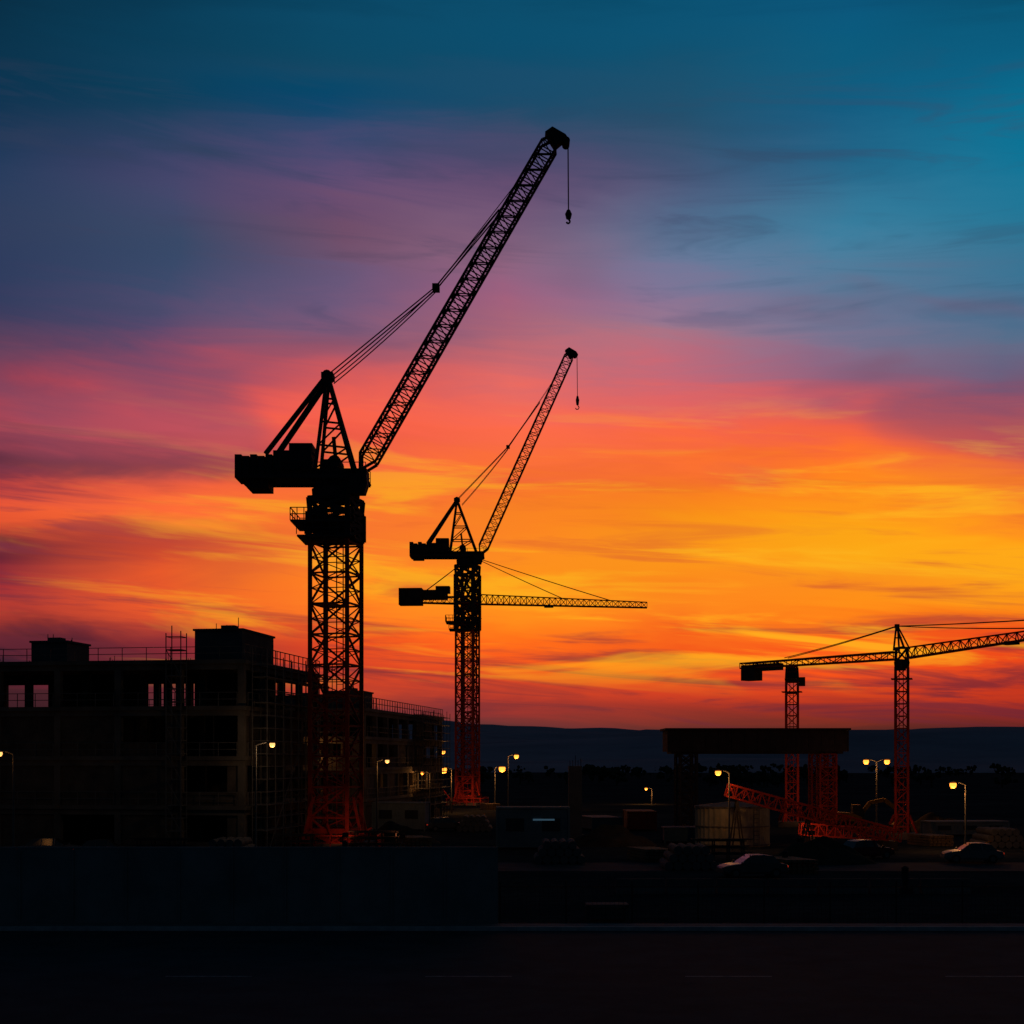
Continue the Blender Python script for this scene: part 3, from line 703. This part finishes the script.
def nz(vec,scale,detail=6,rough=.55,dist=0.0):
    k=n.new('ShaderNodeTexNoise'); k.inputs['Scale'].default_value=scale; k.inputs['Detail'].default_value=detail; k.inputs['Roughness'].default_value=rough; k.inputs['Distortion'].default_value=dist
    l.new(vec,k.inputs['Vector']); return k.outputs['Fac']
tilt=Mt('ADD',tv,Mt('MULTIPLY',az,.06))
w1=nz(comb(Mt('MULTIPLY',az,3.5),Mt('MULTIPLY',tilt,13.0),.3),1.0,3,.5,.4)
w2=nz(comb(Mt('MULTIPLY',az,6.0),Mt('MULTIPLY',tilt,42.0),4.3),1.0,4,.6,.8)
w3=nz(comb(Mt('MULTIPLY',az,2.5),Mt('MULTIPLY',tv,6.0),8.3),1.0,2,.5)
damp=n.new('ShaderNodeMapRange'); l.new(tv,damp.inputs['Value']); damp.inputs['From Min'].default_value=0; damp.inputs['From Max'].default_value=.12; damp.inputs['To Min'].default_value=.25; damp.inputs['To Max'].default_value=1
tvw=Mt('ADD',tv,Mt('MULTIPLY',damp.outputs['Result'],Mt('ADD',Mt('MULTIPLY',Mt('SUBTRACT',w1,.5),.050),Mt('MULTIPLY',Mt('SUBTRACT',w2,.5),.046))))
azw=Mt('ADD',az,Mt('MULTIPLY',Mt('SUBTRACT',w3,.5),.12))
RNG=0.6
fac=Mt('DIVIDE',tvw,RNG,clamp=True)
ys=[0,60,120,180,240,300,340,380,420,450,480,520,550,580,610,640,670,700,728]
grid='''03293f 033650 04425f 044a69 044f70 055377 04506f
05304a 073c58 0c4664 104c6c 12506f 075a7c 046083
0e3250 163c5a 20446a 2c4a6a 28506e 145c80 046e90
22395a 42446a 604a70 604c70 485a7c 2a6e90 107496
2c3a5a 3a4868 704e6a 84607c 5a7090 3f7c9c 2a7696
30385a 40486a 6a567a 9c5e7c 847090 62708e 446e8e
4f3a58 6a4668 94566e b06474 a07084 7c6c88 5c6884
8c3c52 b0485a cc565a e06864 c86470 9c5c74 7c5470
b03e48 e05050 f4604c fb6a50 f06450 e05c54 c45454
5a263a 8c3a42 f05c46 fb6c42 fc6c38 f86838 d85648
b43a3a f05e3c fb6e38 ff7430 ff7c24 ff8020 f47a2c
e0502e f86a32 fc782c ff8222 ff8e16 ff9c14 ff9418
602030 c8462e fb7a2a ff8c1e ff9a14 ffaa12 ffa814
942834 e05428 ff8220 ff9018 fc8a18 fc9018 ffa414
b43830 e85628 fb7820 ff8a18 f87a1a ff8c14 fb8414
44192c 982c32 ec521e fb6a16 ee5618 f46016 ee5416
48192c 702230 d03c24 e84c1c e4441c ec4c18 e0401a
3a1828 542030 90302e a82c2a b02e24 b02e1e a82a1e
2c1624 381c2c 402030 482030 542028 602222 5c1e20'''
g=[r.split() for r in grid.split('\n')]
cols=[0,170,340,512,680,850,1024]
prev=None
for ci,cx in enumerate(cols):
    u=(cx-512)/F; kf=1/math.sqrt(1+u*u)
    r=n.new('ShaderNodeValToRGB'); cr=r.color_ramp; cr.interpolation='CARDINAL'
    stops=[((HY-y)/F*kf/RNG,lin(g[i][ci])) for i,y in enumerate(ys)]
    stops.append((0.0,lin('20141e'))); stops.append((1.0,lin('02263a'))); stops.sort(key=lambda t:t[0])
    cr.elements[0].position=stops[0][0]; cr.elements[0].color=stops[0][1]
    cr.elements[1].position=stops[-1][0]; cr.elements[1].color=stops[-1][1]
    for p_,c_ in stops[1:-1]:
        e=cr.elements.new(p_); e.color=c_
    l.new(fac,r.inputs['Fac'])
    if prev is None: prev=r.outputs['Color']
    else:
        a0=math.atan((cols[ci-1]-512)/F); a1=math.atan(u)
        f_=Mt('DIVIDE',Mt('SUBTRACT',azw,a0),a1-a0,clamp=True)
        mx=n.new('ShaderNodeMixRGB'); l.new(f_,mx.inputs['Fac']); l.new(prev,mx.inputs['Color1']); l.new(r.outputs['Color'],mx.inputs['Color2']); prev=mx.outputs['Color']
def mapr(v,a,b,c=0.0,d=1.0,smooth=True):
    k=n.new('ShaderNodeMapRange'); k.interpolation_type='SMOOTHSTEP' if smooth else 'LINEAR'
    l.new(v,k.inputs['Value']); 
    for nm,x_ in(('From Min',a),('From Max',b),('To Min',c),('To Max',d)): k.inputs[nm].default_value=x_
    return k.outputs['Result']
def mix(fac_,c1,c2,mode='MIX'):
    k=n.new('ShaderNodeMixRGB'); k.blend_type=mode
    if isinstance(fac_,(int,float)): k.inputs['Fac'].default_value=fac_
    else: l.new(fac_,k.inputs['Fac'])
    for i,c_ in((1,c1),(2,c2)):
        if isinstance(c_,tuple): k.inputs[i].default_value=c_
        else: l.new(c_,k.inputs[i])
    return k.outputs['Color']
s1=nz(comb(Mt('MULTIPLY',az,5.0),Mt('MULTIPLY',tilt,62.0),2.0),1.0,5,.6,.7)
s2=nz(comb(Mt('MULTIPLY',az,4.0),Mt('MULTIPLY',tilt,38.0),17.0),1.0,5,.6,.6)
left=mapr(az,-.12,-.34)
low=Mt('MAXIMUM',mapr(tv,.05,.27,1.0,0.0),Mt('MULTIPLY',left,mapr(tv,.27,.20,0,.85)))
s1b=Mt('ADD',s1,Mt('MULTIPLY',left,.035))
dk=Mt('MULTIPLY',mapr(s1b,.48,.65),Mt('MULTIPLY',low,.75))
hi=mix(left,lin('d8502c'),lin('7a2e40'))
prev=mix(dk,prev,mix(mapr(tv,.05,.15),lin('641e32'),hi))
lowm=Mt('MULTIPLY',mapr(tv,.27,.17),mapr(tv,.04,.08))
br=Mt('MULTIPLY',mapr(s2,.50,.66),Mt('MULTIPLY',lowm,mapr(az,-.35,.0,.18,.75)))
prev=mix(br,prev,lin('ffb41c'))
# soft slate and mauve bands higher up
s3=mapr(w1,.50,.66); pk=Mt('MULTIPLY',Mt('MULTIPLY',mapr(tv,.17,.23),mapr(tv,.40,.30)),Mt('MULTIPLY',s3,.48))
prev=mix(pk,prev,lin('7a4862'))
s4=mapr(w2,.50,.68); pk2=Mt('MULTIPLY',Mt('MULTIPLY',mapr(tv,.27,.33),mapr(tv,.50,.42)),Mt('MULTIPLY',s4,.30))
prev=mix(pk2,prev,lin('3a3f5c'))
hz=mapr(w3,.3,.7,.92,1.10,False)
kk=n.new('ShaderNodeVectorMath'); kk.operation='SCALE'; l.new(prev,kk.inputs[0]); l.new(hz,kk.inputs['Scale']); prev=kk.outputs[0]
aabs=Mt('ABSOLUTE',az)
bk=mapr(aabs,.40,1.1)
prev=mix(bk,prev,(0.005,0.012,0.021,1))
prev=mix(mapr(tv,.6,1.4),prev,(0.005,0.016,0.028,1))
prev=mix(mapr(tv,-.002,-.03),prev,(0.004,0.005,0.008,1))
sky=n.new('ShaderNodeTexSky'); sky.sky_type='NISHITA'; sky.sun_disc=False; sky.sun_elevation=math.radians(1.5); sky.sun_rotation=math.radians(0)
add=mix(0.0015,prev,sky.outputs[0],'ADD')
l.new(add,bg.inputs['Color']); bg.inputs['Strength'].default_value=1.0
sd=bpy.data.lights.new('sun','SUN'); sd.energy=.08; sd.angle=math.radians(.5); sd.color=(1,.55,.25)
so=bpy.data.objects.new('sun',sd); S.collection.objects.link(so)
so.rotation_euler=Vector((0,-math.cos(math.radians(1.5)),-math.sin(math.radians(1.5)))).to_track_quat('-Z','Y').to_euler()
